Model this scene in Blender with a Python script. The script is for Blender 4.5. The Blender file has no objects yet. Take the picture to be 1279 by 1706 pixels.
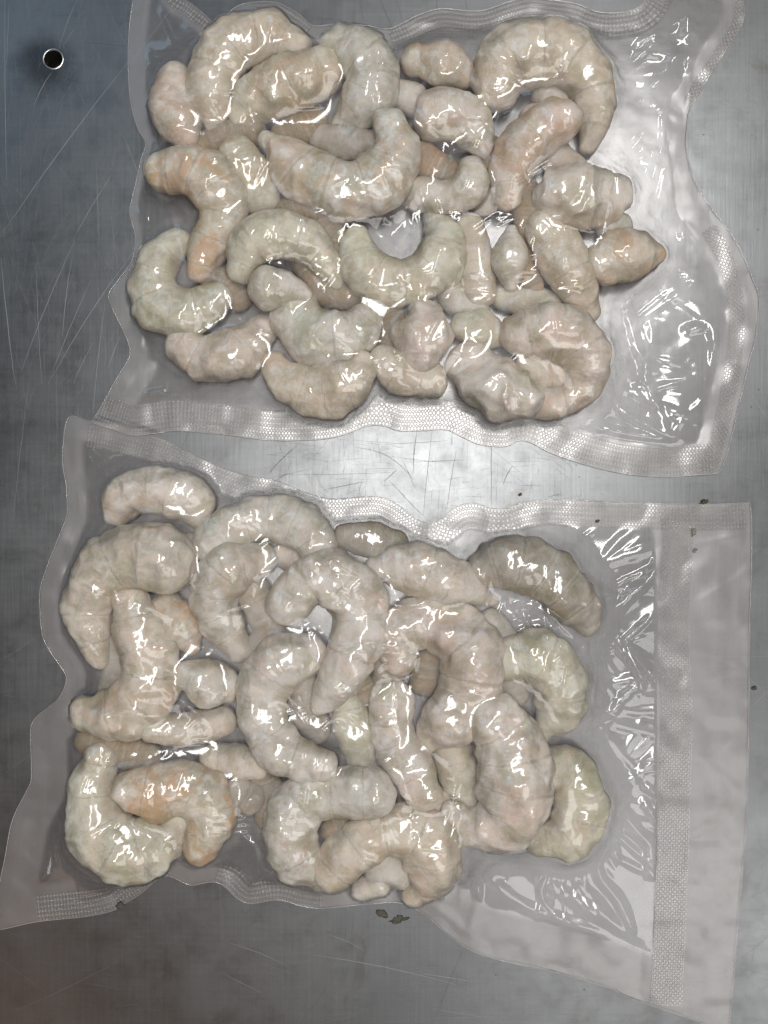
import bpy, bmesh, math, random
import numpy as np
from mathutils import Vector
from mathutils.geometry import delaunay_2d_cdt

# ---------------------------------------------------------------- scale: one photo pixel on the table = 0.2 mm
S = 0.0002
CX, CY = 639.5, 853.0
H = 1750.0                      # camera height in the same units (35 cm)
def W(x, y, z=0.0):
    return ((x - CX) * S, (CY - y) * S, z * S)

scene = bpy.context.scene
cam = bpy.data.cameras.new('camera'); camo = bpy.data.objects.new('camera', cam)
scene.collection.objects.link(camo); scene.camera = camo
camo.location = (0, 0, H * S)
cam.sensor_fit = 'HORIZONTAL'; cam.sensor_width = 36.0
cam.lens = 36.0 * H / 1279.0
cam.clip_start = 0.01; cam.clip_end = 50.0

world = bpy.data.worlds.new('World'); scene.world = world
world.use_nodes = True
world.node_tree.nodes['Background'].inputs[0].default_value = (0.80, 0.84, 0.90, 1)
world.node_tree.nodes['Background'].inputs[1].default_value = 0.034

def area(name, loc, aim, sx, sy, power, col, spin=0.0):
    l = bpy.data.lights.new(name, 'AREA'); l.shape = 'RECTANGLE'; l.size = sx; l.size_y = sy
    l.energy = power; l.color = col
    o = bpy.data.objects.new(name, l); scene.collection.objects.link(o)
    o.location = loc
    d = Vector(aim) - Vector(loc)
    o.rotation_euler = d.to_track_quat('-Z', 'Y').to_euler()
    o.rotation_euler.rotate_axis('Z', spin)
    return o
area('ceiling_tube_lamp', (0.17, 0.27, 1.75), (0.08, 0.03, 0), 0.24, 1.15, 19.0, (1.0, 0.98, 0.95), math.radians(-12))
area('added_fill_light', (0.72, -0.85, 1.75), (0.05, -0.02, 0), 0.75, 1.25, 10.0, (1.0, 0.98, 0.95), math.radians(35))  # unseen light added to brighten the steel at the lower right
area('added_cool_light', (-0.95, 1.15, 1.6), (-0.1, 0.1, 0), 0.9, 0.7, 3.2, (0.50, 0.76, 1.0))  # unseen light added to tint the upper left steel reflections blue
area('added_warm_light', (-0.7, -1.1, 1.5), (0, 0, 0), 0.8, 0.6, 1.1, (1.0, 0.58, 0.36))  # unseen light added to tint the lower left steel brown
scene.view_settings.view_transform = 'Standard'
scene.view_settings.look = 'None'
scene.view_settings.exposure = 0.0
scene.cycles.max_bounces = 10
scene.cycles.transparent_max_bounces = 24
scene.cycles.transmission_bounces = 6
scene.cycles.caustics_reflective = False
scene.cycles.caustics_refractive = False
scene.cycles.sample_clamp_indirect = 4.0
scene.cycles.use_denoising = True

# ---------------------------------------------------------------- helpers
COL = scene.collection
def link_mesh(name, me, parent=None, mat=None):
    o = bpy.data.objects.new(name, me); COL.objects.link(o)
    if mat: me.materials.append(mat)
    if parent: o.parent = parent
    return o
def tag(o, label=None, cat=None, group=None, kind=None):
    if label: o['label'] = label
    if cat: o['category'] = cat
    if group: o['group'] = group
    if kind: o['kind'] = kind
    return o
def mesh_np(name, V, F, smooth=True):
    me = bpy.data.meshes.new(name)
    V = np.ascontiguousarray(V, dtype=np.float32); F = np.ascontiguousarray(F, dtype=np.int32)
    k = F.shape[1]
    me.vertices.add(len(V)); me.vertices.foreach_set('co', V.ravel())
    me.loops.add(F.size); me.loops.foreach_set('vertex_index', F.ravel())
    me.polygons.add(len(F)); me.polygons.foreach_set('loop_start', np.arange(0, F.size, k, dtype=np.int32))
    me.update(calc_edges=True); me.validate()
    if smooth: me.polygons.foreach_set('use_smooth', np.ones(len(me.polygons), dtype=bool))
    return me
def fattr(me, name, vals):
    a = me.attributes.new(name, 'FLOAT', 'POINT'); a.data.foreach_set('value', np.ascontiguousarray(vals, dtype=np.float32))

def hash3(i, j, k, seed):
    h = (i * 374761393 + j * 668265263 + k * 2147483647 % 1274126177 + seed * 974634777) & 0xffffffff
    h = ((h ^ (h >> 13)) * 1274126177) & 0xffffffff
    h = ((h ^ (h >> 16)) * 2246822519) & 0xffffffff
    h ^= (h >> 15)
    return (h & 0xffff) / 65535.0 * 2 - 1
def vnoise(x, y, z, seed=0):
    x = np.asarray(x, float); y = np.asarray(y, float); z = np.asarray(z, float) + 0 * x
    xi = np.floor(x).astype(np.int64); yi = np.floor(y).astype(np.int64); zi = np.floor(z).astype(np.int64)
    fx = x - xi; fy = y - yi; fz = z - zi
    fx = fx*fx*fx*(fx*(fx*6-15)+10); fy = fy*fy*fy*(fy*(fy*6-15)+10); fz = fz*fz*fz*(fz*(fz*6-15)+10)
    r = 0
    for a in (0, 1):
        for b in (0, 1):
            for c in (0, 1):
                w = (fx if a else 1-fx) * (fy if b else 1-fy) * (fz if c else 1-fz)
                r = r + w * hash3(xi+a, yi+b, zi*7919+c*7919, seed)
    return r

def catmull(P, n=10, closed=False):
    P = np.array(P, float); out = []
    m = len(P)
    rng = range(m) if closed else range(m - 1)
    for i in rng:
        if closed: p0, p1, p2, p3 = P[(i-1) % m], P[i], P[(i+1) % m], P[(i+2) % m]
        else: p0, p1, p2, p3 = P[max(i-1, 0)], P[i], P[i+1], P[min(i+2, m-1)]
        for k in range(n):
            t = k / n
            out.append(0.5 * ((2*p1) + (p2-p0)*t + (2*p0-5*p1+4*p2-p3)*t*t + (3*p1-p0-3*p2+p3)*t**3))
    if not closed: out.append(P[-1])
    return np.array(out)
def resample(P, step):
    d = np.r_[0, np.cumsum(np.hypot(*(np.diff(P[:, :2], axis=0).T)))]
    n = max(4, int(round(d[-1] / step)) + 1)
    s = np.linspace(0, d[-1], n)
    return np.stack([np.interp(s, d, P[:, k]) for k in range(P.shape[1])], 1), s

# ---------------------------------------------------------------- materials
def new_mat(name):
    m = bpy.data.materials.new(name); m.use_nodes = True
    nt = m.node_tree
    for n in list(nt.nodes): nt.nodes.remove(n)
    out = nt.nodes.new('ShaderNodeOutputMaterial')
    def N(t, **kw):
        n = nt.nodes.new(t)
        for k, v in kw.items():
            if k == 'op': n.operation = v
            else: setattr(n, k, v)
        return n
    def L(a, b): nt.links.new(a, b)
    def math_(op, a, b=None, clamp=False):
        n = N('ShaderNodeMath', op=op); n.use_clamp = clamp
        for i, v in enumerate((a, b)):
            if v is None: continue
            if hasattr(v, 'is_linked'): L(v, n.inputs[i])
            else: n.inputs[i].default_value = v
        return n.outputs[0]
    def ramp(f, lo, hi, a=0.0, b=1.0, smooth=True):
        n = N('ShaderNodeMapRange'); n.interpolation_type = 'SMOOTHSTEP' if smooth else 'LINEAR'
        L(f, n.inputs[0]); n.inputs[1].default_value = lo; n.inputs[2].default_value = hi
        n.inputs[3].default_value = a; n.inputs[4].default_value = b
        return n.outputs[0]
    def mixc(f, a, b):
        n = N('ShaderNodeMix', data_type='RGBA')
        for sock, v in ((n.inputs[0], f), (n.inputs[6], a), (n.inputs[7], b)):
            if hasattr(v, 'is_linked'): L(v, sock)
            elif isinstance(v, tuple): sock.default_value = (*v, 1) if len(v) == 3 else v
            else: sock.default_value = v
        return n.outputs[2]
    def noise(vec, scale, detail=3, rough=0.55, dist=0.0):
        n = N('ShaderNodeTexNoise'); n.inputs['Scale'].default_value = scale
        n.inputs['Detail'].default_value = detail; n.inputs['Roughness'].default_value = rough
        n.inputs['Distortion'].default_value = dist
        if vec is not None: L(vec, n.inputs['Vector'])
        return n.outputs['Fac']
    def attr(nm):
        n = N('ShaderNodeAttribute'); n.attribute_name = nm
        return n
    def mapping(vec, scale=(1, 1, 1), rot=(0, 0, 0), loc=(0, 0, 0)):
        n = N('ShaderNodeMapping'); L(vec, n.inputs[0])
        n.inputs['Scale'].default_value = scale; n.inputs['Rotation'].default_value = rot; n.inputs['Location'].default_value = loc
        return n.outputs[0]
    def bump(h, strength, dist, normal=None):
        n = N('ShaderNodeBump'); n.inputs['Strength'].default_value = strength; n.inputs['Distance'].default_value = dist
        L(h, n.inputs['Height'])
        if normal is not None: L(normal, n.inputs['Normal'])
        return n.outputs[0]
    return m, out, N, L, math_, ramp, mixc, noise, attr, mapping, bump

def shrimp_material():
    m, out, N, L, math_, ramp, mixc, noise, attr, mapping, bump = new_mat('shrimp_flesh')
    tc = N('ShaderNodeTexCoord').outputs['Object']
    oi = N('ShaderNodeObjectInfo')
    rnd = oi.outputs['Random']
    off = N('ShaderNodeVectorMath', op='ADD'); L(tc, off.inputs[0])
    cmb = N('ShaderNodeCombineXYZ'); L(rnd, cmb.inputs[0]); L(math_('MULTIPLY', rnd, 3.7), cmb.inputs[1]); L(cmb.outputs[0], off.inputs[1])
    v = off.outputs[0]
    n1 = noise(v, 110, 4, 0.6, 0.4)
    n2 = noise(v, 320, 4, 0.65, 0.6)
    n3 = noise(v, 1500, 3, 0.6)
    along = attr('along').outputs['Fac']; side = attr('side').outputs['Fac']
    base = mixc(ramp(n1, 0.35, 0.68), (0.88, 0.835, 0.76), (0.62, 0.57, 0.475))
    base = mixc(ramp(n2, 0.44, 0.68, 0, 0.80), base, (0.89, 0.885, 0.87))       # frosty white patches
    base = mixc(ramp(noise(v, 75, 3, 0.55, 0.5), 0.52, 0.70, 0, 0.50), base, (0.78, 0.60, 0.50))
    base = mixc(ramp(noise(mapping(v, (1, 1, 1), (0.4, 0.2, 0.9), (0.3, 0.1, 0.2)), 88, 3, 0.6, 0.5), 0.52, 0.68, 0, 0.50), base, (0.52, 0.52, 0.36))
    mult = N('ShaderNodeMix', data_type='RGBA', blend_type='MULTIPLY'); mult.inputs[0].default_value = 1.0
    L(base, mult.inputs[6]); L(oi.outputs['Color'], mult.inputs[7])
    base = mult.outputs[2]
    # grey green veil with pigment dots on the back
    veil = math_('MULTIPLY', ramp(side, 0.05, 0.9), ramp(noise(v, 170, 2), 0.42, 0.62))
    base = mixc(math_('MULTIPLY', veil, 0.42), base, (0.25, 0.25, 0.165))
    # orange / tan stains carried in object alpha
    st = math_('MULTIPLY', ramp(noise(v, 95, 3, 0.6, 0.6), 0.45, 0.60), math_('SUBTRACT', 1.0, oi.outputs['Alpha']), True)
    base = mixc(st, base, (0.66, 0.40, 0.21))
    bend_shade = math_('MULTIPLY', ramp(side, -0.25, -0.95), ramp(noise(v, 120, 2), 0.35, 0.6))  # shade of the curls' inner bends, painted into the flesh colour
    base = mixc(math_('MULTIPLY', bend_shade, 0.62), base, (0.36, 0.30, 0.17))
    vor = N('ShaderNodeTexVoronoi'); vor.inputs['Scale'].default_value = 1900; L(v, vor.inputs['Vector'])
    dots = ramp(vor.outputs['Distance'], 0.14, 0.26, 1, 0)
    dm = math_('MULTIPLY', dots, ramp(noise(v, 210, 2), 0.54, 0.66))
    base = mixc(math_('MULTIPLY', dm, 0.75), base, (0.10, 0.10, 0.06))
    # segment joints: thin broken darker lines
    sd = math_('ABSOLUTE', math_('SUBTRACT', math_('ADD', along, math_('MULTIPLY', math_('SUBTRACT', noise(v, 260, 3), 0.5), 0.16)), 0.5))
    sl = math_('MULTIPLY', ramp(sd, 0.0, 0.06, 1, 0), ramp(noise(v, 160, 2), 0.36, 0.56))
    base = mixc(math_('MULTIPLY', sl, 0.30), base, (0.30, 0.25, 0.17))
    edge = math_('MULTIPLY', ramp(sd, 0.06, 0.16, 1, 0), ramp(sd, 0.02, 0.07, 0, 1))
    base = mixc(math_('MULTIPLY', edge, 0.22), base, (0.93, 0.89, 0.83))
    base = mixc(math_('MULTIPLY', ramp(n3, 0.55, 0.75), 0.15), base, (0.75, 0.72, 0.66))
    b = N('ShaderNodeBsdfPrincipled')
    L(base, b.inputs['Base Color'])
    b.inputs['Roughness'].default_value = 0.42
    b.inputs['Subsurface Weight'].default_value = 0.36
    b.inputs['Subsurface Radius'].default_value = (1.0, 0.62, 0.38)
    b.inputs['Subsurface Scale'].default_value = 0.0022
    b.inputs['Specular IOR Level'].default_value = 0.2
    h = math_('ADD', math_('MULTIPLY', n2, 1.0), math_('MULTIPLY', n3, 0.35))
    L(bump(h, 0.4, 0.0011), b.inputs['Normal'])
    L(b.outputs[0], out.inputs[0])
    return m

def film_material(name, milk, milkcol, rough, crinkle=0.5, pattern=None, gloss=0.055):
    m, out, N, L, math_, ramp, mixc, noise, attr, mapping, bump = new_mat(name)
    tc = N('ShaderNodeTexCoord')
    v = tc.outputs['Object']
    n1 = noise(v, 60, 2, 0.5, 0.0)
    n2 = noise(v, 420, 2, 0.5, 0.3)
    h = math_('ADD', math_('MULTIPLY', n1, 0.8), math_('MULTIPLY', n2, 0.07 * crinkle))
    nrm = bump(h, 0.5, 0.0008)
    milkf = ramp(n1, 0.3, 0.75, milk * 0.7, milk * 1.35)
    sealed = attr('sealed').outputs['Fac']; web = attr('web').outputs['Fac']
    milkf = math_('ADD', milkf, math_('MULTIPLY', sealed, 0.045))
    milkf = math_('ADD', milkf, math_('MULTIPLY', web, ramp(noise(v, 150, 3, 0.6, 0.6), 0.3, 0.7, 0.05, 0.22)), True)
    if pattern:
        uv = N('ShaderNodeUVMap').outputs[0]
        sp = N('ShaderNodeSeparateXYZ'); L(uv, sp.inputs[0])
        pu, pv = pattern[1], pattern[2]
        u = math_('MULTIPLY', sp.outputs[0], 2 * math.pi / pu)
        w = math_('MULTIPLY', sp.outputs[1], 2 * math.pi / pv)
        if pattern[0] == 'diamond':
            a = math_('SINE', math_('ADD', math_('MULTIPLY', u, 1.0), math_('MULTIPLY', w, 0.5)))
            c = math_('SINE', math_('SUBTRACT', math_('MULTIPLY', u, 1.0), math_('MULTIPLY', w, 0.5)))
            pat = math_('MULTIPLY', a, c)
        elif pattern[0] == 'rib':
            pat = math_('SINE', u)
        else:
            pat = math_('MULTIPLY', math_('SINE', u), math_('SINE', w))
            pat = math_('MAXIMUM', pat, -0.2)
        pat01 = ramp(pat, -0.6, 0.8)
        nrm = bump(pat01, 0.8, pattern[3], nrm)
        milkf = math_('MULTIPLY', milkf, ramp(pat01, 0, 1, 0.25, 1.9, False))
    tr = N('ShaderNodeBsdfTransparent'); tr.inputs[0].default_value = (0.975, 0.97, 0.965, 1)
    df = N('ShaderNodeBsdfDiffuse'); df.inputs[0].default_value = (*milkcol, 1)
    tl = N('ShaderNodeBsdfTranslucent'); tl.inputs[0].default_value = (*milkcol, 1)
    L(nrm, df.inputs['Normal'])
    mm = N('ShaderNodeMixShader'); mm.inputs[0].default_value = 0.28; L(df.outputs[0], mm.inputs[1]); L(tl.outputs[0], mm.inputs[2])
    m1 = N('ShaderNodeMixShader'); L(milkf, m1.inputs[0]); L(tr.outputs[0], m1.inputs[1]); L(mm.outputs[0], m1.inputs[2])
    gl = N('ShaderNodeBsdfGlossy'); gl.inputs['Color'].default_value = (1, 1, 1, 1); L(math_('ADD', math_('MULTIPLY', sealed, 0.20), rough), gl.inputs['Roughness'])
    L(nrm, gl.inputs['Normal'])
    lw = N('ShaderNodeLayerWeight'); lw.inputs[0].default_value = 0.5; L(nrm, lw.inputs['Normal'])
    fr = math_('ADD', math_('MULTIPLY', math_('POWER', lw.outputs['Facing'], 4.0), 0.85), gloss, True)
    m2 = N('ShaderNodeMixShader'); L(fr, m2.inputs[0]); L(m1.outputs[0], m2.inputs[1]); L(gl.outputs[0], m2.inputs[2])
    L(m2.outputs[0], out.inputs[0])
    return m

def steel_material(name, rough, base, scratchy=True, metallic=1.0):
    m, out, N, L, math_, ramp, mixc, noise, attr, mapping, bump = new_mat(name)
    b = N('ShaderNodeBsdfPrincipled')
    b.inputs['Metallic'].default_value = metallic
    v = N('ShaderNodeTexCoord').outputs['Object']
    if scratchy:
        g1 = noise(mapping(v, (900, 30, 1), (0, 0, 0.05)), 1.0, 3, 0.6)
        g2 = noise(mapping(v, (40, 800, 1), (0, 0, -0.06)), 1.0, 3, 0.6)
        g3 = noise(mapping(v, (1100, 60, 1), (0, 0, -0.85)), 1.0, 3, 0.6)
        big = noise(v, 14, 4, 0.6, 0.5)
        mid = noise(v, 90, 4, 0.65)
        fine = noise(v, 2600, 2, 0.5)
        gr = math_('ADD', math_('ADD', g1, math_('MULTIPLY', g2, 0.8)), math_('MULTIPLY', g3, 0.6))
        L(math_('ADD', math_('ADD', math_('MULTIPLY', gr, 0.035), math_('MULTIPLY', mid, 0.22)), rough - 0.165 + 0.0), b.inputs['Roughness'])
        c = mixc(ramp(big, 0.35, 0.68), base, tuple(x * 0.80 for x in base))
        c = mixc(ramp(mid, 0.5, 0.8, 0, 0.35), c, tuple(x * 0.62 for x in base))
        c = mixc(ramp(gr, 1.0, 1.55, 0, 0.13), c, tuple(min(1, x * 1.35) for x in base))
        # greasy worn patch round the drilled hole
        sub = N('ShaderNodeVectorMath', op='DISTANCE'); L(v, sub.inputs[0]); sub.inputs[1].default_value = W(74, 108, 0)
        hd = math_('ADD', math_('MULTIPLY', sub.outputs['Value'], 1/S), math_('MULTIPLY', mid, 60))
        c = mixc(ramp(hd, 45, 100, 0.75, 0.0), c, (0.03, 0.032, 0.035))
        dirt = ramp(noise(v, 38, 5, 0.7, 1.0), 0.54, 0.72, 0, 0.38)
        c = mixc(dirt, c, (0.085, 0.08, 0.07))
        L(c, b.inputs['Base Color'])
        h = math_('ADD', gr, math_('MULTIPLY', fine, 0.5))
        L(bump(h, 0.28, 0.00005), b.inputs['Normal'])
    else:
        b.inputs['Base Color'].default_value = (*base, 1)
        b.inputs['Roughness'].default_value = rough
    L(b.outputs[0], out.inputs[0])
    return m
def plain(name, col, rough=0.6):
    m, out, N, L, math_, ramp, mixc, noise, attr, mapping, bump = new_mat(name)
    b = N('ShaderNodeBsdfPrincipled')
    v = N('ShaderNodeTexCoord').outputs['Object']
    L(mixc(noise(v, 900, 3), tuple(x * 0.6 for x in col), tuple(min(1, x * 1.4) for x in col)), b.inputs['Base Color'])
    b.inputs['Roughness'].default_value = rough
    L(b.outputs[0], out.inputs[0])
    return m

M_SMUDGE = plain('greasy_smudge', (0.26, 0.24, 0.20), 0.6)
M_SHRIMP = shrimp_material()
MILK = (0.86, 0.80, 0.80)
M_FILM = film_material('clear_bag_film', 0.050, MILK, 0.115, 0.6)
M_BACK = film_material('back_bag_film', 0.055, MILK, 0.20, 0.6)
M_SEAL = film_material('embossed_side_seal', 0.13, (0.85, 0.82, 0.80), 0.19, 0.3, ('diamond', 11.0, 8.0, 0.0005), 0.075)
M_MOUTH = film_material('embossed_mouth_seal', 0.15, (0.88, 0.85, 0.83), 0.20, 0.3, ('dots', 8.0, 8.0, 0.0004), 0.075)
M_EDGE = film_material('cut_film_edge', 0.45, (0.9, 0.87, 0.87), 0.15, 0.2, None, 0.12)
M_STEEL = steel_material('worn_stainless_steel', 0.375, (0.176, 0.181, 0.187))
M_SCR = steel_material('bright_scratch', 0.60, (0.33, 0.335, 0.34), False)
M_SCR2 = steel_material('dark_scratch', 0.65, (0.16, 0.155, 0.15), False)
M_HOLE = steel_material('dark_hole', 0.7, (0.035, 0.035, 0.03), False, 0.3)
M_RIM = steel_material('hole_rim_metal', 0.30, (0.6, 0.6, 0.58), False)
M_CRUMB = plain('green_black_scrap', (0.07, 0.08, 0.035), 0.5)
M_STAIN = plain('dark_dried_residue', (0.10, 0.092, 0.075), 0.8)

# ---------------------------------------------------------------- steel table with its drilled hole
rnd = random.Random(7)
def steel_table():
    bm = bmesh.new()
    hx, hy, r = 88.5, 98.5, 15.5
    n = 48
    a = [2 * math.pi * i / n for i in range(n)]
    def ring(rr, z, sq=None):
        vs = []
        for t in a:
            c, s = math.cos(t), math.sin(t)
            if sq: k = sq / max(abs(c), abs(s)); x, y = hx + c * k, hy + s * k
            else: x, y = hx + c * rr, hy + s * rr
            vs.append(bm.verts.new(W(x, y, z)))
        return vs
    r0 = ring(r, 0); r1 = ring(0, 0, 60)
    for i in range(n):
        j = (i + 1) % n
        bm.faces.new((r0[i], r0[j], r1[j], r1[i]))
    xs = [-2600, hx - 60, hx + 60, 3900]; ys = [-2600, hy - 60, hy + 60, 4300]
    for i in range(3):
        for j in range(3):
            if i == 1 and j == 1: continue
            bm.faces.new([bm.verts.new(W(*p)) for p in ((xs[i], ys[j+1]), (xs[i+1], ys[j+1]), (xs[i+1], ys[j]), (xs[i], ys[j]))])
    bmesh.ops.remove_doubles(bm, verts=bm.verts, dist=1e-6)
    bmesh.ops.recalc_face_normals(bm, faces=bm.faces)
    for f in bm.faces:
        if f.normal.z < 0: f.normal_flip()
    me = bpy.data.meshes.new('steel_tabletop'); bm.to_mesh(me); bm.free()
    t = link_mesh('steel_tabletop', me, None, M_STEEL); tag(t, kind='structure')
    # rim and the wall of the hole
    bm = bmesh.new()
    prof = [(r + 2.2, 0.25), (r + 1.0, 0.9), (r - 0.4, 0.5), (r - 1.0, -1.5)]
    def lathe(bm, prof, cap):
        prev = None
        for rr, z in prof:
            cur = [bm.verts.new(W(hx + math.cos(t) * rr, hy + math.sin(t) * rr, z)) for t in a]
            if prev:
                for i in range(n):
                    j = (i + 1) % n
                    bm.faces.new((prev[i], prev[j], cur[j], cur[i])).smooth = True
            prev = cur
        if cap: bm.faces.new(prev)
        return bm
    lathe(bm, prof, False); me = bpy.data.meshes.new('hole_rim'); bm.to_mesh(me); bm.free()
    link_mesh('hole_rim', me, t, M_RIM)
    bm = lathe(bmesh.new(), [(r - 1.0, -1.5), (r - 0.8, -30), (r + 3, -55)], True)
    me = bpy.data.meshes.new('hole_wall'); bm.to_mesh(me); bm.free()
    link_mesh('hole_wall', me, t, M_HOLE)
    # scratches: very thin shallow burrs lying on the plate
    def ribbons(name, lines, mat):
        V = []; F = []
        for pts, w in lines:
            pts = np.array(pts, float)
            n_ = len(pts); d = np.gradient(pts, axis=0); d /= np.maximum(np.hypot(d[:, 0], d[:, 1]), 1e-6)[:, None]
            nn = np.stack([-d[:, 1], d[:, 0]], 1)
            b0 = len(V); zz = 0.12 + 0.1 * rnd.random()
            for i in range(n_):
                ww = w * (0.25 + 0.75 * math.sin(math.pi * (i + 0.35) / (n_ - 0.3)))
                for s in (-1, 1):
                    p = pts[i] + nn[i] * s * ww / 2
                    V.append(W(p[0], p[1], zz))
            for i in range(n_ - 1):
                F.append((b0 + 2*i, b0 + 2*i + 1, b0 + 2*i + 3, b0 + 2*i + 2))
        V = np.array(V); F = np.array(F)
        o = link_mesh(name, mesh_np(name, V, F), t, mat); tag(o, kind='stuff')
    def line(x0, y0, x1, y1, bend=0.0, n=9):
        L_ = math.hypot(x1-x0, y1-y0); nx, ny = -(y1-y0)/L_, (x1-x0)/L_
        return [(x0+(x1-x0)*k/(n-1) + nx*bend*math.sin(math.pi*k/(n-1)) + rnd.gauss(0, .25),
                 y0+(y1-y0)*k/(n-1) + ny*bend*math.sin(math.pi*k/(n-1)) + rnd.gauss(0, .25)) for k in range(n)]
    br = []
    for l in [((214,103, 5,388), 1.3, 4), ((8,-5, 11,300), 1.3, 1), ((16,-5, 11,110), .9, 0), ((86,120, 56,178), 1.2, 2),
              ((132,-5, 98,82), 1.0, 3), ((128,42, 104,78), .7, 0), ((222,420, 80,640), 1.1, 5), ((125,400, 35,620), 1.1, 3),
              ((2,430, 26,640), 1.4, 2), ((120,430, 104,560), 1.2, 2), ((150,470, 84,630), 1.0, 2), ((200,560, 180,615), 1.1, 1),
              ((187,290, 122,400), 1.0, 2), ((205,225, 235,300), .8, 0), ((160,270, 165,400), .7, 0), ((60,440, 70,640), .9, 1),
              ((176,500, 155,690), 1.0, 2), ((155,570, 122,640), .9, 1), ((212,110, 300,-5), .8, 1), ((48,640, 20,880), .6, 1),
              ((1140,250, 1279,100), .6, 2), ((1216,400, 1279,330), .9, 1), ((1196,0, 1215,210), .6, 1), ((1240,640, 1279,700), .8, 0),
              ((1236,395, 1262,300), .5, 1), ((380,1570, 480,1610), 1.0, -3), ((520,1590, 760,1640), 1.4, -4), ((540,1555, 610,1585), 1.0, -3),
              ((700,1622, 790,1636), 1.3, -1), ((370,1620, 440,1655), .9, 1), ((720,1680, 820,1697), 1.0, 0), ((720,1696, 900,1690), .9, 0),
              ((860,1620, 980,1612), .8, 0), ((930,1640, 1060,1630), .7, 0), ((1180,1640, 1279,1560), .7, 1), ((1250,1180, 1279,1150), .8, 0),
              ((1250,1300, 1279,1265), .8, 0), ((1240,1500, 1279,1480), .9, 0), ((10,1690, 200,1600), .4, 3), ((0,1100, 60,1060), .4, 2)]:
        br.append((line(*l[0], bend=l[2]), l[1]*0.72))
    for i in range(3600):                                   # fine wear all over the plate
        x, y = rnd.uniform(-60, 1340), rnd.uniform(-60, 1770)
        if x < 330 and y < 720: ang = rnd.choice([rnd.gauss(-62, 9), rnd.gauss(-85, 9), rnd.gauss(75, 12)]); L_ = rnd.expovariate(1/55) + 12
        elif y > 1480: ang = rnd.choice([rnd.gauss(12, 12), rnd.gauss(-8, 8)]); L_ = rnd.expovariate(1/35) + 10
        elif x > 1180: ang = rnd.choice([rnd.gauss(-40, 10), rnd.gauss(85, 9), rnd.gauss(30, 8)]); L_ = rnd.expovariate(1/35) + 10
        else: ang = rnd.choice([rnd.gauss(90, 8), rnd.gauss(0, 8), rnd.uniform(0, 180)]); L_ = rnd.expovariate(1/30) + 10
        if x < 420 and y > 860 and i % 4: continue
        L_ = min(L_, 200); a_ = math.radians(ang)
        br.append((line(x, y, x + math.cos(a_) * L_, y + math.sin(a_) * L_, rnd.gauss(0, 0.02) * L_, 5), rnd.uniform(0.06, 0.24)))
    ribbons('bright_scratches', br, M_SCR)
    dk = []
    for l in [((496,740, 446,790), 1.1, 1), ((480,788, 460,800), 1.0, 0), ((590,745, 690,800), .8, -14), ((648,800, 708,862), .9, 1),
              ((662,782, 640,802), .9, 0), ((694,716, 688,790), 1.0, 1), ((760,750, 744,850), .8, 1), ((720,716, 705,860), .7, 1),
              ((640,740, 745,734), .6, 1), ((540,816, 610,802), .8, 0), ((460,790, 670,786), .5, 2), ((818,700, 818,840), .9, 0),
              ((800,690, 812,760), .5, 1), ((855,775, 838,808), 1.1, 2), ((912,828, 936,822), .9, 0), ((680,770, 780,766), .6, 0),
              ((670,765, 692,815), .6, 0), ((650,760, 750,770), .5, 2), ((0,796, 50,788), .5, 0), ((24,822, 106,788), 1.0, 1),
              ((22,812, 100,786), .8, 0), ((5,812, 75,790), .5, 0), ((140,72, 212,78), 1.0, -1), ((205,0, 222,22), 1.2, -3),
              ((432,-5, 434,50), .8, 0), ((472,-5, 466,50), .9, 0), ((600,-5, 606,45), .9, 0), ((632,-5, 655,50), 1.0, 1),
              ((775,-5, 778,20), 1.0, 0), ((728,-5, 726,20), .8, 0), ((660,0, 672,40), .6, 0), ((770,1585, 720,1706), .8, 1), ((548,1640, 500,1706), .6, 0),
              ((600,1560, 612,1595), 1.0, 0), ((590,1520, 582,1580), .5, 0), ((640,1600, 640,1630), .6, 0), ((450,1620, 490,1680), .5, 0),
              ((300,750, 330,690), .5, 0), ((0,845, 60,850), .4, 0)]:
        dk.append((line(*l[0], bend=l[2]), l[1]))
    for i in range(520):
        x, y = rnd.uniform(440, 1000), rnd.uniform(690, 880)
        if i % 3 == 0: x, y = rnd.uniform(-20, 1300), rnd.uniform(-20, 1720)
        ang = rnd.choice([rnd.gauss(90, 7), rnd.gauss(-3, 6), rnd.uniform(0, 180)]); a_ = math.radians(ang); L_ = rnd.expovariate(1/22) + 5
        dk.append((line(x, y, x + math.cos(a_) * L_, y + math.sin(a_) * L_, 0, 4), rnd.uniform(0.15, 0.45)))
    ribbons('dark_scratches', dk, M_SCR2)
    return t
steel_table()

# ---------------------------------------------------------------- height grid
G = 2.0
X0, Y0, X1, Y1 = -60.0, -80.0, 1300.0, 1780.0
nx = int((X1 - X0) / G) + 1; ny = int((Y1 - Y0) / G) + 1
gx = X0 + G * np.arange(nx); gy = Y0 + G * np.arange(ny)
GX, GY = np.meshgrid(gx, gy)
def sample(Hm, x, y):
    fx = np.clip((np.asarray(x) - X0) / G, 0, nx - 1.001); fy = np.clip((np.asarray(y) - Y0) / G, 0, ny - 1.001)
    i = fx.astype(int); j = fy.astype(int); u = fx - i; v = fy - j
    return (Hm[j, i]*(1-u)*(1-v) + Hm[j, i+1]*u*(1-v) + Hm[j+1, i]*(1-u)*v + Hm[j+1, i+1]*u*v)
def inside(poly, X, Y):
    c = np.zeros(X.shape, bool); n = len(poly)
    for i in range(n):
        x0, y0 = poly[i]; x1, y1 = poly[(i+1) % n]
        if y0 == y1: continue
        cond = ((y0 > Y) != (y1 > Y))
        c ^= cond & (X < (x1 - x0) * (Y - y0) / (y1 - y0) + x0)
    return c
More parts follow.
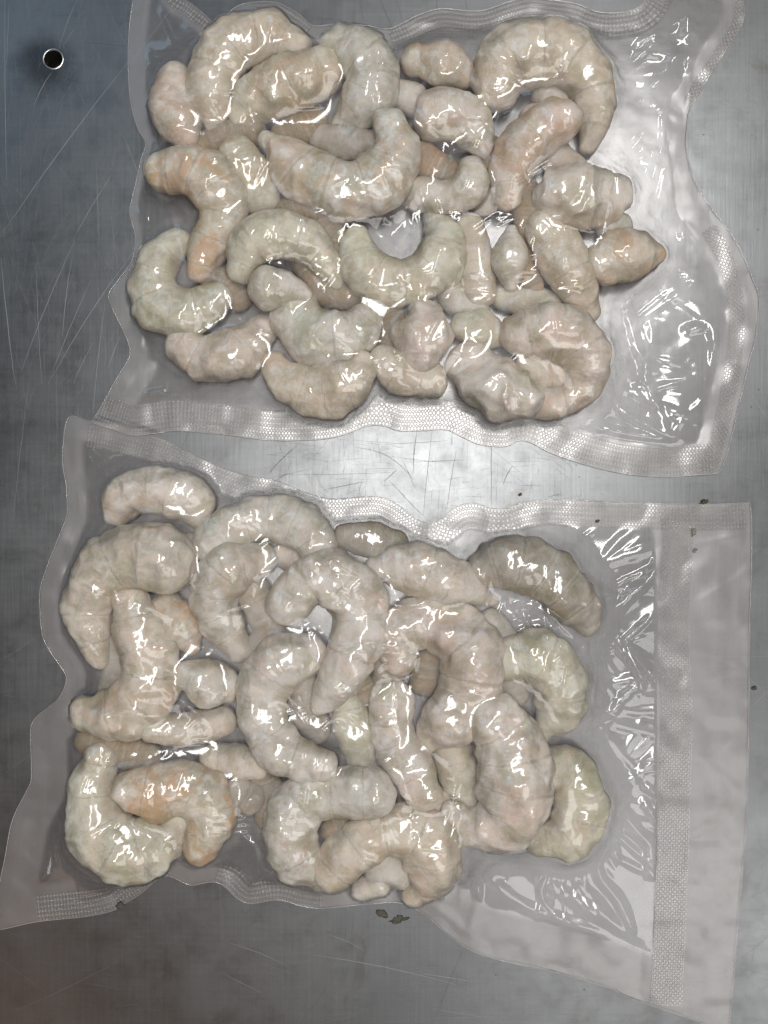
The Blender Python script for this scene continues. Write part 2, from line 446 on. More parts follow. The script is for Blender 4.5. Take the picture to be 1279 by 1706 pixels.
def seg_dist(P, X, Y, closed=False, want=False):
    best = np.full(X.shape, 1e9); bu = np.zeros(X.shape); bx = np.zeros(X.shape); by = np.zeros(X.shape)
    n = len(P); m = n if closed else n - 1
    for i in range(m):
        x0, y0 = P[i][:2]; x1, y1 = P[(i+1) % n][:2]
        dx, dy = x1-x0, y1-y0; L2 = dx*dx + dy*dy + 1e-9
        t = np.clip(((X-x0)*dx + (Y-y0)*dy) / L2, 0, 1)
        px = x0 + t*dx; py = y0 + t*dy
        d = np.hypot(X-px, Y-py)
        k = d < best
        best = np.where(k, d, best)
        if want:
            bu = np.where(k, (i + t) / m, bu); bx = np.where(k, px, bx); by = np.where(k, py, by)
    return (best, bu, bx, by) if want else best
def dilate(A, r):
    out = A.copy()
    for _ in range(r):
        B = out.copy()
        B[1:] = np.maximum(B[1:], out[:-1]); B[:-1] = np.maximum(B[:-1], out[1:])
        out = B.copy()
        out[:, 1:] = np.maximum(out[:, 1:], B[:, :-1]); out[:, :-1] = np.maximum(out[:, :-1], B[:, 1:])
    return out
def blur(A, k):
    for _ in range(k):
        B = A.copy()
        B[1:-1, 1:-1] = (A[1:-1, 1:-1]*2 + A[:-2, 1:-1] + A[2:, 1:-1] + A[1:-1, :-2] + A[1:-1, 2:]) / 6
        A = B
    return A

# ---------------------------------------------------------------- shrimps
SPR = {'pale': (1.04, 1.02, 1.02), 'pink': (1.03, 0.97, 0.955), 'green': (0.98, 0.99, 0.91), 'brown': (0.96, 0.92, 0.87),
       'grey': (0.98, 0.985, 0.98), 'dark': (0.66, 0.64, 0.61), 'tan': (1.01, 0.965, 0.90), 'olive': (0.93, 0.92, 0.83), 'deep': (0.47, 0.41, 0.31)}  # deep, and dark on the low fillers, hold painted crevice shade
def make_shrimp(pts, PILE, tone, stain, label, group, seed, lift=0.0, flat=0.86, grooves=5.5, facet=0.0):
    rs = random.Random(seed)
    pts = [(a, b, c * (0.84 + 0.33*min(1, c/36)) * (1.04 if group.endswith('lower bag') else 1.0)) for a, b, c in pts]
    P = catmull(pts, 12); P, s = resample(P, 5.0)
    x, y, r = P[:, 0], P[:, 1], np.maximum(P[:, 2], 5)
    # rest on whatever lies below
    hs = []
    for k in (-0.45, 0, 0.45):
        for q in (-0.45, 0, 0.45):
            hs.append(sample(PILE, x + k*r, y + q*r))
    hs = np.array(hs); base = 0.55*hs.mean(0) + 0.45*hs.max(0)
    w = 15; k = np.ones(w) / w
    base = np.convolve(np.pad(base, w//2, mode='edge'), k, mode='valid')
    low = sample(PILE, x, y)
    rz = r * flat * 0.95
    zc = base * 0.86 + rz * 0.93 + 1.5 + lift
    zc = np.maximum(zc, rz + 1.5)
    zc = np.convolve(np.pad(zc, w//2, mode='edge'), k, mode='valid')
    f = (H - zc) / H                                   # where it stands below this pixel
    xw = CX + (x - CX) * f; yw = CY + (y - CY) * f; rw = r * f
    # segments
    t = s / s[-1]
    fr = (t * grooves + rs.random()) % 1.0
    groove = np.exp(-((fr - 0.5) / 0.12) ** 2)
    rr = rw * (1 + 0.05 * (fr - 0.5) - 0.065 * groove)
    T = np.gradient(np.stack([xw, yw, -zc*0.6], 1), axis=0); T /= np.linalg.norm(T, axis=1)[:, None]
    Nn = np.stack([-T[:, 1], T[:, 0], 0*T[:, 0]], 1); Nn /= np.linalg.norm(Nn, axis=1)[:, None]
    rings = []
    C = np.stack([xw, yw, zc], 1)
    for ang in (80, 60, 40, 20):
        a = math.radians(ang); rings.append((C[0] - T[0]*rr[0]*0.8*math.sin(a), rr[0]*math.cos(a), Nn[0], rz[0]*math.cos(a)))
    for i in range(len(C)): rings.append((C[i], rr[i], Nn[i], rz[i]))
    for ang in (20, 40, 60, 80):
        a = math.radians(ang); rings.append((C[-1] + T[-1]*rr[-1]*0.8*math.sin(a), rr[-1]*math.cos(a), Nn[-1], rz[-1]*math.cos(a)))
    nv = 22; V = []; F = []
    for c, ra, nn, rzz in rings:
        for j in range(nv):
            a = 2*math.pi*j/nv
            ca, sa = math.cos(a), math.sin(a)
            V.append((c[0] + nn[0]*ra*ca, c[1] + nn[1]*ra*ca, c[2] + rzz*sa))
    for i in range(len(rings) - 1):
        for j in range(nv):
            k2 = (j + 1) % nv
            F.append((i*nv + j, (i+1)*nv + j, (i+1)*nv + k2, i*nv + k2))
    V.append(tuple(rings[0][0])); V.append(tuple(rings[-1][0]))
    ca_, cb_ = len(V) - 2, len(V) - 1
    me = bpy.data.meshes.new('tmp')
    faces = list(F) + [(ca_, j, (j+1) % nv) for j in range(nv)] + [(cb_, (len(rings)-1)*nv + (j+1) % nv, (len(rings)-1)*nv + j) for j in range(nv)]
    me.from_pydata([W(*v) for v in V], [], faces)
    tmp = bpy.data.objects.new('tmp', me); COL.objects.link(tmp)
    md = tmp.modifiers.new('r', 'REMESH'); md.mode = 'VOXEL'; md.voxel_size = 3.3 * S; md.use_smooth_shade = True
    sm = tmp.modifiers.new('s', 'SMOOTH'); sm.factor = 0.5; sm.iterations = 3
    dg = bpy.context.evaluated_depsgraph_get()
    me2 = bpy.data.meshes.new_from_object(tmp.evaluated_get(dg))
    bpy.data.objects.remove(tmp); bpy.data.meshes.remove(me)
    n = len(me2.vertices)
    co = np.empty(n*3, np.float32); me2.vertices.foreach_get('co', co); co = co.reshape(-1, 3)
    no = np.empty(n*3, np.float32); me2.vertices.foreach_get('normal', no); no = no.reshape(-1, 3)
    px = co[:, 0]/S + CX; py = CY - co[:, 1]/S; pz = co[:, 2]/S
    amp = float(np.mean(r)) / 36.0
    d = vnoise(px/46, py/46, pz/46, seed) * 4.2 + vnoise(px/21, py/21, pz/21, seed+1) * 2.3 + vnoise(px/9, py/9, pz/9, seed+2) * 0.5
    rg = 1 - np.abs(vnoise(px/34, py/34, pz/34, seed+5)) * 2
    d = d + rg * (2.2 + 2.5*facet)
    co2 = co + no * (d * amp * S)[:, None] * np.array([1, 1, 1])
    co2[:, 2] = np.maximum(co2[:, 2], 1.1*S)
    me2.vertices.foreach_set('co', np.ascontiguousarray(co2, dtype=np.float32).ravel())
    # where along / across the animal each point lies
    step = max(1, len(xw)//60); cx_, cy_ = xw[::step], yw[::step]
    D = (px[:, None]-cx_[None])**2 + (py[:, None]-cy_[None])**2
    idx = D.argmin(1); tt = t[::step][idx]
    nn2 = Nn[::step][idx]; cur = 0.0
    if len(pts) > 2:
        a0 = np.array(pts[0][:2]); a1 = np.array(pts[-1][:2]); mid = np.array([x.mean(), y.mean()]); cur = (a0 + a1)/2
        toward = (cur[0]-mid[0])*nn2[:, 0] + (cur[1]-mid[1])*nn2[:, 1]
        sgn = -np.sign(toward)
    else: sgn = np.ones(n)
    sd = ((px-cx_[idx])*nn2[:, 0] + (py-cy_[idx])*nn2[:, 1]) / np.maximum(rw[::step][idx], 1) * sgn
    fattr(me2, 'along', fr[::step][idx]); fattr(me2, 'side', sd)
    me2.polygons.foreach_set('use_smooth', np.ones(len(me2.polygons), dtype=bool))
    # local origin under the animal
    ox, oy, oz = W(float(xw.mean()), float(yw.mean()), 0)
    co2 = co2 - np.array([ox, oy, 0], dtype=np.float32)
    me2.vertices.foreach_set('co', np.ascontiguousarray(co2, dtype=np.float32).ravel()); me2.update()
    me2.name = 'peeled_shrimp'
    me2.materials.clear()
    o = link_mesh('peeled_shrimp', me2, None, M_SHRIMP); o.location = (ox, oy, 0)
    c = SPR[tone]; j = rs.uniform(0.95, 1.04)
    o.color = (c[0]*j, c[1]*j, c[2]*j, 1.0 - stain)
    tag(o, label, 'shrimp', group)
    # raise the pile
    X = co2[:, 0]/S + ox/S + CX; Y = CY - (co2[:, 1] + oy)/S; Z = co2[:, 2]/S
    A = np.full(PILE.shape, -1.0)
    ii = np.clip(((X - X0)/G + 0.5).astype(int), 0, nx-1); jj = np.clip(((Y - Y0)/G + 0.5).astype(int), 0, ny-1)
    np.maximum.at(A, (jj, ii), Z)
    a0, a1, b0, b1 = max(jj.min()-4, 0), jj.max()+5, max(ii.min()-4, 0), ii.max()+5
    PILE[a0:a1, b0:b1] = np.maximum(PILE[a0:a1, b0:b1], dilate(A[a0:a1, b0:b1], 1))
    return o

UP0 = [
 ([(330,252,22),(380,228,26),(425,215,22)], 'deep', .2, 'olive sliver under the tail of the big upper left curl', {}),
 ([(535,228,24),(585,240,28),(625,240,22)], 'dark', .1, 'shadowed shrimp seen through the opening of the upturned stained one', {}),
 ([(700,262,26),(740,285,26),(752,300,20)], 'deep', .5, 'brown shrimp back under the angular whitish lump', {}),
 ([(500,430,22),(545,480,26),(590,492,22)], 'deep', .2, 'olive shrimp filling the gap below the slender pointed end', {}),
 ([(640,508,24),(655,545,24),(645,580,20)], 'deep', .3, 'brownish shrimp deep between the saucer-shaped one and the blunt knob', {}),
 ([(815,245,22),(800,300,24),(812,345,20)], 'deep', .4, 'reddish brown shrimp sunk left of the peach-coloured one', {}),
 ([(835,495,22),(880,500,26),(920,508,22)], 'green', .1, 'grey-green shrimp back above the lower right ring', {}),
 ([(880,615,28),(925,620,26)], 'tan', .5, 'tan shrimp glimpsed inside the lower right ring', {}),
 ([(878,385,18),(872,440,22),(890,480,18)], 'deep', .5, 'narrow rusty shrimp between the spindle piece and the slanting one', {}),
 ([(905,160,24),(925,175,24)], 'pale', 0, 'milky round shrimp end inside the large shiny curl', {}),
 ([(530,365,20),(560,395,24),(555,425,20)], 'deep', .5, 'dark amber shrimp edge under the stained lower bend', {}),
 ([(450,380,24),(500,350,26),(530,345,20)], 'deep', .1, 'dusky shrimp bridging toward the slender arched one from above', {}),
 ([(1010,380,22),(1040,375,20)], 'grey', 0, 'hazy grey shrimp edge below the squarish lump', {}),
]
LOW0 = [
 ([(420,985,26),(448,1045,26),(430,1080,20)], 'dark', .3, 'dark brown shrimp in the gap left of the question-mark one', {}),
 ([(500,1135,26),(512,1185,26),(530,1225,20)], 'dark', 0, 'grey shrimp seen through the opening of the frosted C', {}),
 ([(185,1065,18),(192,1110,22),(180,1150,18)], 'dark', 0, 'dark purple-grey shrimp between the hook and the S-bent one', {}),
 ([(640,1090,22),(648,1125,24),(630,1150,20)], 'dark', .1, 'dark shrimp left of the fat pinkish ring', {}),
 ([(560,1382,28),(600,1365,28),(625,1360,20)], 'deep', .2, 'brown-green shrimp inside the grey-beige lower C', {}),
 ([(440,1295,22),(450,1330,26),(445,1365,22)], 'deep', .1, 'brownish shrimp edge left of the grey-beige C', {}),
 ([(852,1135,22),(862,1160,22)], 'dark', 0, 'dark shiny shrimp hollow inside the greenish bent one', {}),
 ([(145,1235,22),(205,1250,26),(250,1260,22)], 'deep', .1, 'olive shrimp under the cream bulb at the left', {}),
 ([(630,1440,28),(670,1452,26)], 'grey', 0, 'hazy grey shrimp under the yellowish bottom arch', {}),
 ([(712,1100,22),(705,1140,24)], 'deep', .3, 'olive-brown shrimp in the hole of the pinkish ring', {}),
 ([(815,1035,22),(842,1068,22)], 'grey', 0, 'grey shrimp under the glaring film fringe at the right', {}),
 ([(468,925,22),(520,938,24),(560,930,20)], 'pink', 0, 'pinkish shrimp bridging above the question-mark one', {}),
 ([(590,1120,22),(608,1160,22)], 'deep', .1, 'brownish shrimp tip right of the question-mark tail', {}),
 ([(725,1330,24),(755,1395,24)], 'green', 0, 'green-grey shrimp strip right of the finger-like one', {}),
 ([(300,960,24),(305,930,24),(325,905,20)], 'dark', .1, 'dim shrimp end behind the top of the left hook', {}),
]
UP0 += [
 ([(868,300,24),(880,345,26),(875,385,20)], 'deep', .3, 'brownish shrimp wedged between the peach one and the squarish lump', {}),
 ([(885,195,22),(925,260,26),(960,280,22)], 'pink', .1, 'pinkish shrimp back bridging below the large shiny curl', {}),
 ([(470,230,22),(505,215,26),(530,200,20)], 'deep', .1, 'dull brown shrimp edge above the pointed grey tail', {}),
 ([(345,470,20),(375,470,24),(400,500,20)], 'deep', .1, 'olive shrimp edge between the greenish C and the creamy knob', {}),
 ([(745,470,22),(760,500,24),(800,520,20)], 'grey', 0, 'grey shrimp edge above the short greenish end', {}),
 ([(590,600,22),(640,600,22)], 'deep', .1, 'dusky shrimp end between the two lowest pieces', {}),
]
UP = UP0 + [  # bottom ones first: (points x,y,r), tone, stain, label, options
 ([(292,128,26),(284,165,33),(298,205,35),(312,232,22)], 'pink', .25, 'pinkish brown shrimp end at the upper left, left of the big olive-marked curl', {}),
 ([(535,118,36),(480,140,42),(430,165,36),(400,195,22)], 'olive', .35, 'dull olive shrimp lying low inside the big curl at the upper left', {}),
 ([(392,248,24),(415,295,33),(442,338,28)], 'olive', .35, 'low olive shrimp piece between the orange-bellied shrimp and the pointed grey tail', {}),
 ([(655,150,20),(688,168,27)], 'pale', 0, 'small pale round shrimp tip right of the folded grey shrimp', {}),
 ([(690,102,26),(738,108,34),(772,122,26)], 'brown', .45, 'brown shrimp with an orange mark at the upper edge beside the air bubble', {}),
 ([(1002,440,33),(1045,425,38),(1093,424,22)], 'tan', .55, 'salmon-tinged shrimp poking out farthest toward the open side of the upper bag', {}),
 ([(782,375,24),(790,430,29),(802,488,24)], 'brown', .1, 'straight dull shrimp lying low between the broad cup-shaped one and the spindle piece', {}),
 ([(636,598,22),(672,628,30),(722,632,28)], 'brown', .1, 'glossy brown shrimp flattened against the lower seam of the upper bag', {}),
 ([(300,572,28),(345,596,34),(400,582,40),(440,545,24)], 'pink', .1, 'pinkish shrimp with a thin vein line at the lower left corner', {}),
 ([(456,604,22),(475,632,32),(530,652,38),(585,632,36),(606,602,22)], 'tan', .1, 'upturned shrimp bulging lowest over the middle of the lower seam', {}),
 ([(930,200,36),(885,232,36),(852,280,33),(845,332,24)], 'pink', .45, 'peach-coloured shrimp running down from beneath the large shiny curl', {}),
 ([(900,375,28),(930,420,36),(960,470,32),(985,522,18)], 'tan', .15, 'shrimp slanting down right, tapering beside the lower right ring', {}),
 ([(930,325,42),(975,328,44),(1015,335,34)], 'pale', .1, 'squarish greenish-pale shrimp lump on the right shoulder of the pile', {'facet':1}),
 ([(268,288,30),(315,285,38),(355,310,40),(372,355,34),(352,405,32),(335,452,22)], 'tan', .6, 'hook-shaped shrimp with a rusty orange inner bend at the left edge', {}),
 ([(298,400,22),(268,430,30),(252,475,34),(275,515,38),(325,517,34),(366,494,24)], 'green', 0, 'greenish C-shaped shrimp hugging the left edge of the upper bag', {}),
 ([(402,452,26),(420,408,36),(470,390,36),(520,408,30),(550,448,20),(563,475,9)], 'green', .1, 'arched shrimp with slender pointed end in the middle left of the upper bag', {}),
 ([(490,515,36),(525,560,42),(580,560,42),(622,515,22)], 'grey', 0, 'broad grey-pink saucer-shaped shrimp above the lowest upturned one', {}),
 ([(592,400,28),(612,450,38),(662,472,36),(718,452,38),(738,400,34),(722,362,20)], 'green', .1, 'cup-shaped shrimp with green flecks round a dark hollow at the centre', {}),
 ([(718,190,34),(775,202,36),(797,245,22)], 'pale', .15, 'angular whitish shrimp lump below the brown one at the upper edge', {'facet':1}),
 ([(662,326,12),(700,325,27),(745,328,26),(780,312,30),(785,275,20)], 'pale', .05, 'small pale curled shrimp just right of the orange-stained belly', {}),
 ([(560,75,30),(592,90,40),(622,128,38),(602,172,36),(558,210,12)], 'grey', 0, 'folded grey-green shrimp at the top centre with its end tucked under', {}),
 ([(705,522,26),(704,556,42),(698,592,28)], 'pink', .05, 'blunt pinkish shrimp knob standing between two rings near the lower seam', {'facet':.6}),
 ([(852,382,9),(850,430,29),(852,478,12)], 'pale', 0, 'pale spindle-shaped shrimp piece set upright right of centre', {}),
 ([(765,545,22),(800,550,31),(838,560,20)], 'green', 0, 'short smooth greenish shrimp end left of the lower right ring', {}),
 ([(858,558,32),(915,550,41),(965,572,40),(977,625,34),(945,665,26),(880,670,26)], 'pink', .1, 'large pinkish shrimp looped as a ring at the lower right corner', {}),
 ([(780,608,32),(820,645,42),(872,662,30)], 'pale', .05, 'frost-crusted faceted shrimp lump closing the lower right ring', {'facet':1.5}),
 ([(445,480,34),(482,480,26),(512,493,12)], 'pale', 0, 'smooth creamy shrimp knob lying over the slender arched one', {'lift':6}),
 ([(494,82,28),(455,62,34),(410,66,38),(368,95,40),(350,138,36),(350,178,30),(352,212,14)], 'tan', .1, 'big curled shrimp at the upper left with an olive patch near its tail', {}),
 ([(822,150,36),(842,105,45),(892,88,48),(950,100,44),(985,150,32),(987,205,28),(978,248,16)], 'tan', .1, 'large shiny curled shrimp at the upper right corner of the pile', {}),
 ([(442,230,15),(478,262,32),(520,300,42),(578,318,43),(632,298,44),(660,250,38),(646,200,24)], 'grey', .35, 'upturned grey shrimp on top with yellow-orange stains on its lower bend', {}),
]
LOW = LOW0 + [
 ([(192,862,20),(214,825,32),(265,815,34),(316,835,34),(340,872,20)], 'pale', .15, 'cream arched shrimp with wet glints at the top left corner of the lower bag', {}),
 ([(275,1010,26),(300,1045,32),(322,1078,16)], 'brown', .7, 'orange-brown shrimp sunk deep between the left long hooks', {}),
 ([(345,915,28),(385,880,32),(440,862,30),(498,875,34),(532,915,30)], 'grey', 0, 'grey arched shrimp along the upper seam left of centre', {}),
 ([(572,893,20),(620,900,27),(662,905,20)], 'dark', 0, 'dark flattened shrimp under the shiny film at the upper seam', {}),
 ([(578,1165,22),(592,1220,30),(605,1275,26),(615,1335,22)], 'green', 0, 'upright pale green shrimp between the big C and the finger-like one', {}),
 ([(748,1238,28),(768,1295,30),(775,1330,20)], 'olive', .1, 'shaded olive shrimp lobe in the hollow of the lower right ring', {}),
 ([(350,1262,24),(400,1270,26),(432,1282,16)], 'brown', .1, 'thin brownish shrimp sliver left of the lower centre', {}),
 ([(394,1315,22),(420,1328,26)], 'dark', 0, 'small shadowed shrimp end between the orange-backed one and the lower centre C', {}),
 ([(598,1482,18),(632,1472,22)], 'pale', 0, 'little white shrimp tip at the bottom seam, inside the last arch', {}),
 ([(800,945,28),(850,935,38),(905,955,38),(955,1000,37),(985,1045,20)], 'dark', 0, 'dark grey arched shrimp at the upper right shoulder', {}),
 ([(905,1272,26),(950,1292,36),(968,1340,36),(945,1392,36),(895,1400,26)], 'olive', 0, 'dull green shrimp curl at the lower right end of the pile', {}),
 ([(840,1100,28),(890,1095,38),(930,1130,40),(930,1185,35),(905,1218,20)], 'green', 0, 'greenish bent shrimp on the right side round a shiny dark hollow', {}),
 ([(438,932,26),(385,945,36),(358,990,36),(372,1042,32),(400,1085,22)], 'grey', .1, 'bent shrimp with a frayed whitish top, right of the left long hooks', {}),
 ([(285,935,44),(230,925,46),(172,955,42),(148,1010,36),(153,1060,29),(168,1100,16)], 'brown', .05, 'long brownish hook-shaped shrimp along the left edge', {}),
 ([(215,998,26),(232,1050,35),(252,1110,40),(235,1165,40),(185,1190,36),(142,1190,26)], 'brown', .15, 'S-bent shrimp ending in a cream bulb at the left edge', {}),
 ([(664,1100,24),(664,1052,33),(722,1036,38),(782,1078,40),(782,1145,41),(742,1205,38),(705,1240,18)], 'pink', .05, 'fat pinkish shrimp curled into a ring right of centre', {}),
 ([(822,1190,36),(852,1245,48),(856,1310,52),(836,1362,48),(788,1374,32),(752,1350,18)], 'pale', .1, 'thick cream shrimp sweeping down to the lower right seam', {}),
 ([(315,1130,24),(350,1140,35),(380,1142,24)], 'grey', .1, 'small glossy lump of shrimp with four wet glints, left of centre', {'facet':.8}),
 ([(252,1216,20),(312,1215,27),(375,1200,22)], 'brown', .05, 'flat dusky shrimp lying crosswise below the small glossy lump', {}),
 ([(165,1262,26),(153,1320,36),(165,1385,42),(215,1418,44),(270,1398,36),(302,1370,20)], 'green', .15, 'yellow-green U-shaped shrimp at the bottom left corner', {}),
 ([(622,1320,34),(560,1320,34),(502,1335,38),(482,1390,38),(502,1440,34),(540,1468,20)], 'grey', .05, 'grey-beige C-shaped shrimp round a dark hollow at the lower centre', {}),
 ([(625,948,20),(680,945,36),(740,965,36),(790,987,22),(822,1000,9)], 'pale', .1, 'wedge-shaped shrimp tapering right below the upper seam', {}),
 ([(205,1315,28),(260,1320,38),(315,1315,38),(350,1355,36),(335,1410,30)], 'tan', .7, 'orange-backed segmented shrimp on top at the lower left', {}),
 ([(550,1457,26),(590,1415,34),(645,1383,36),(705,1395,38),(718,1450,38),(690,1490,20)], 'tan', .2, 'yellowish arched shrimp lying lowest at the bottom centre', {}),
 ([(478,1005,32),(520,965,36),(572,975,42),(602,1030,40),(585,1090,36),(560,1140,30),(530,1180,12)], 'pale', 0, 'large whitish question-mark shrimp on top at the centre', {}),
 ([(655,1163,32),(655,1220,32),(682,1275,35),(706,1325,28)], 'pale', .05, 'straight finger-like shrimp with a clear film ring round its blunt end', {}),
 ([(518,1088,30),(468,1105,38),(438,1150,38),(440,1205,37),(478,1250,35),(542,1275,22)], 'pale', 0, 'frosted C-shaped shrimp on top left of centre', {}),
]

# ---------------------------------------------------------------- bags
OUT_A = [(222,-60),(224,-10),(216,50),(214,110),(218,170),(230,215),(243,240),(236,265),(228,300),(220,335),(217,358),(226,395),(221,435),
 (200,465),(182,492),(189,516),(207,554),(217,580),(214,600),(190,640),(168,680),(157,704),(190,716),(225,726),(262,722),(300,718),(378,725),(456,734),
 (535,732),(574,724),(613,710),(640,710),(664,718),(700,718),(742,716),(769,728),(800,741),(841,744),(861,735),(882,737),(922,757),(987,778),
 (1044,790),(1109,795),(1150,792),(1190,789),(1200,780),(1213,745),(1230,675),(1244,613),(1258,557),(1263,498),(1252,464),(1233,419),(1205,374),(1184,349),
 (1157,304),(1142,250),(1144,207),(1150,180),(1184,125),(1212,80),(1235,45),(1238,15),(1232,-20),(1225,-60),
 (1120,-62),(1085,-20),(1065,12),(1035,22),(997,22),(960,8),(920,2),(880,-2),(845,6),(810,18),(780,20),(735,16),(700,26),(672,40),(645,50),(610,44),(560,42),
 (522,45),(500,28),(465,8),(430,5),(395,12),(362,40),(340,25),(316,6),(295,-8),(275,-60)]
OUT_B = [(116,695),(150,702),(200,710),(260,728),(300,745),(351,772),(409,792),(456,800),(488,812),(519,824),(554,831),(597,828),(632,828),(663,841),
 (691,863),(714,871),(734,865),(750,851),(769,841),(792,839),(821,847),(843,847),(865,839),(906,832),(963,834),(1044,837),(1105,839),(1180,840),(1240,838),(1249,845),
 (1251,923),(1247,1052),(1245,1258),(1241,1388),(1230,1515),(1223,1610),(1214,1706),(1208,1735),(1178,1708),(1107,1681),(1048,1661),(1018,1646),
 (953,1626),(900,1612),(850,1602),(805,1590),(768,1572),(737,1548),(713,1526),(688,1511),(657,1502),(600,1506),(535,1512),(502,1508),(464,1498),
 (417,1504),(394,1494),(375,1475),(356,1467),(323,1473),(307,1469),(282,1458),(262,1464),(237,1486),(205,1506),(192,1514),(154,1523),(64,1534),(-10,1545),
 (-8,1500),(0,1474),(10,1426),(22,1365),(45,1317),(53,1294),(52,1224),(58,1198),(80,1179),(100,1162),(111,1136),(108,1119),(82,1080),(70,1050),
 (68,985),(80,943),(97,900),(111,863),(113,838),(111,807),(106,780),(106,740)]
CR_A = [ # creases: points, height, width
 ([(1155,-20),(1150,10),(1143,35),(1140,70)], 9, 9), ([(1144,88),(1120,105),(1098,135),(1067,175),(1045,215),(1010,285)], 11, 9),
 ([(1088,185),(1072,220),(1055,249),(1027,292)], 10, 7), ([(1088,184),(1110,190),(1143,206)], 8, 6), ([(1105,195),(1107,232),(1090,280),(1072,340),(1070,363),(1098,390)], 11, 8),
 ([(1146,92),(1145,150),(1143,206)], 7, 5), ([(1143,207),(1120,255),(1095,305)], 8, 9), ([(978,50),(1012,75),(1090,65),(1040,115),(1000,105)], 7, 7),
 ([(1010,115),(1022,145),(1035,150)], 6, 5), ([(1135,400),(1140,378),(1168,403)], 9, 7), ([(1112,442),(1080,462),(1042,490),(1046,530),(1055,575),(1072,605),(1075,640),(1112,732)], 11, 8),
 ([(1005,505),(1003,560),(1008,600)], 6, 4), ([(1095,460),(1120,490),(1180,540),(1193,620),(1192,645)], 8, 10), ([(1140,552),(1178,543)], 8, 8),
 ([(1150,605),(1193,645),(1150,690),(1112,732)], 6, 9), ([(1005,640),(1035,685),(1112,731)], 9, 6), ([(965,706),(1040,722),(1112,733)], 8, 7),
 ([(276,20),(285,45),(310,95)], 9, 7), ([(250,98),(300,94)], 7, 6), ([(243,150),(252,120),(275,110)], 6, 5), ([(207,645),(250,656),(300,645),(345,625)], 8, 6),
 ([(240,552),(236,580),(258,590)], 7, 4), ([(262,570),(258,592),(300,625),(330,638)], 7, 4), ([(330,660),(355,640),(385,628)], 8, 5), ([(425,640),(440,660),(470,680)], 6, 5),
 ([(640,75),(665,45),(720,40),(780,60),(800,85)], 7, 6), ([(640,80),(680,70),(670,45)], 6, 5), ([(1100,700),(1060,640),(1020,600)], 5, 8), ([(1005,290),(1040,300),(1062,330)], 5, 4),
 ([(250,340),(245,380),(252,410)], 6, 4), ([(262,330),(290,360),(300,395)], 6, 5), ([(225,240),(300,238),(355,243)], 5, 4)]
CR_B = [
 ([(1100,870),(1100,915),(1090,950),(1060,980),(1030,1010),(1018,1045),(1003,1068)], 12, 9), ([(988,965),(990,998),(1003,1020)], 8, 6), ([(1042,1072),(1055,1105),(1065,1130),(1063,1152)], 10, 7),
 ([(1042,1072),(1070,1105),(1095,1142)], 9, 6), ([(1035,1068),(1080,1028)], 6, 5), ([(1000,1215),(1030,1170),(1062,1135)], 6, 8), ([(965,1165),(990,1176),(1000,1195)], 6, 4),
 ([(1018,1312),(1003,1345),(1003,1388)], 8, 5), ([(1030,1345),(1055,1380),(1078,1408),(1083,1455)], 12, 9), ([(1008,1395),(1020,1405),(1027,1432)], 9, 7),
 ([(985,1413),(1000,1460),(1030,1500),(1052,1555)], 12, 8), ([(1073,1310),(1093,1325),(1093,1366),(1070,1332)], 8, 6), ([(912,1448),(900,1485),(918,1518)], 8, 5),
 ([(817,1422),(797,1460),(793,1512),(775,1548),(745,1520),(722,1512)], 11, 7), ([(760,1420),(770,1460),(765,1500)], 7, 5), ([(1150,1080),(1230,1110),(1150,1135)], 3, 6),
 ([(1160,1265),(1222,1310),(1232,1365)], 4, 8), ([(1160,1320),(1212,1350),(1222,1400)], 4, 7), ([(900,878),(940,883),(946,903),(925,917)], 7, 5),
 ([(850,1005),(880,1003),(930,1040),(968,1072),(945,1095)], 9, 6), ([(860,1010),(880,1052)], 6, 4), ([(895,1010),(900,1055)], 6, 4), ([(915,1030),(925,1068)], 6, 4),
 ([(150,765),(190,795)], 7, 4), ([(160,752),(200,790)], 7, 4), ([(140,790),(150,820),(172,838)], 7, 5), ([(60,1285),(120,1278)], 4, 7), ([(88,1340),(85,1400),(70,1470)], 6, 7),
 ([(105,1365),(92,1410),(98,1440)], 7, 5), ([(145,1460),(200,1455),(240,1468)], 6, 5), ([(1000,1340),(1060,1290),(1100,1240)], 5, 9), ([(800,1440),(860,1500),(960,1540),(1080,1600)], 5, 9),
 ([(880,1450),(960,1500),(1060,1560)], 5, 10), ([(1090,1600),(1120,1640)], 4, 8), ([(1160,905),(1248,890)], 4, 5), ([(1160,1000),(1210,975),(1246,945)], 4, 6), ([(990,1110),(980,1160),(975,1200)], 6, 4),
 ([(405,1370),(430,1400),(425,1430)], 9, 6), ([(560,925),(600,950),(640,958)], 8, 4), ([(540,880),(580,920)], 6, 4), ([(630,985),(660,1002),(700,1000)], 7, 4), ([(470,1440),(520,1462)], 6, 4)]

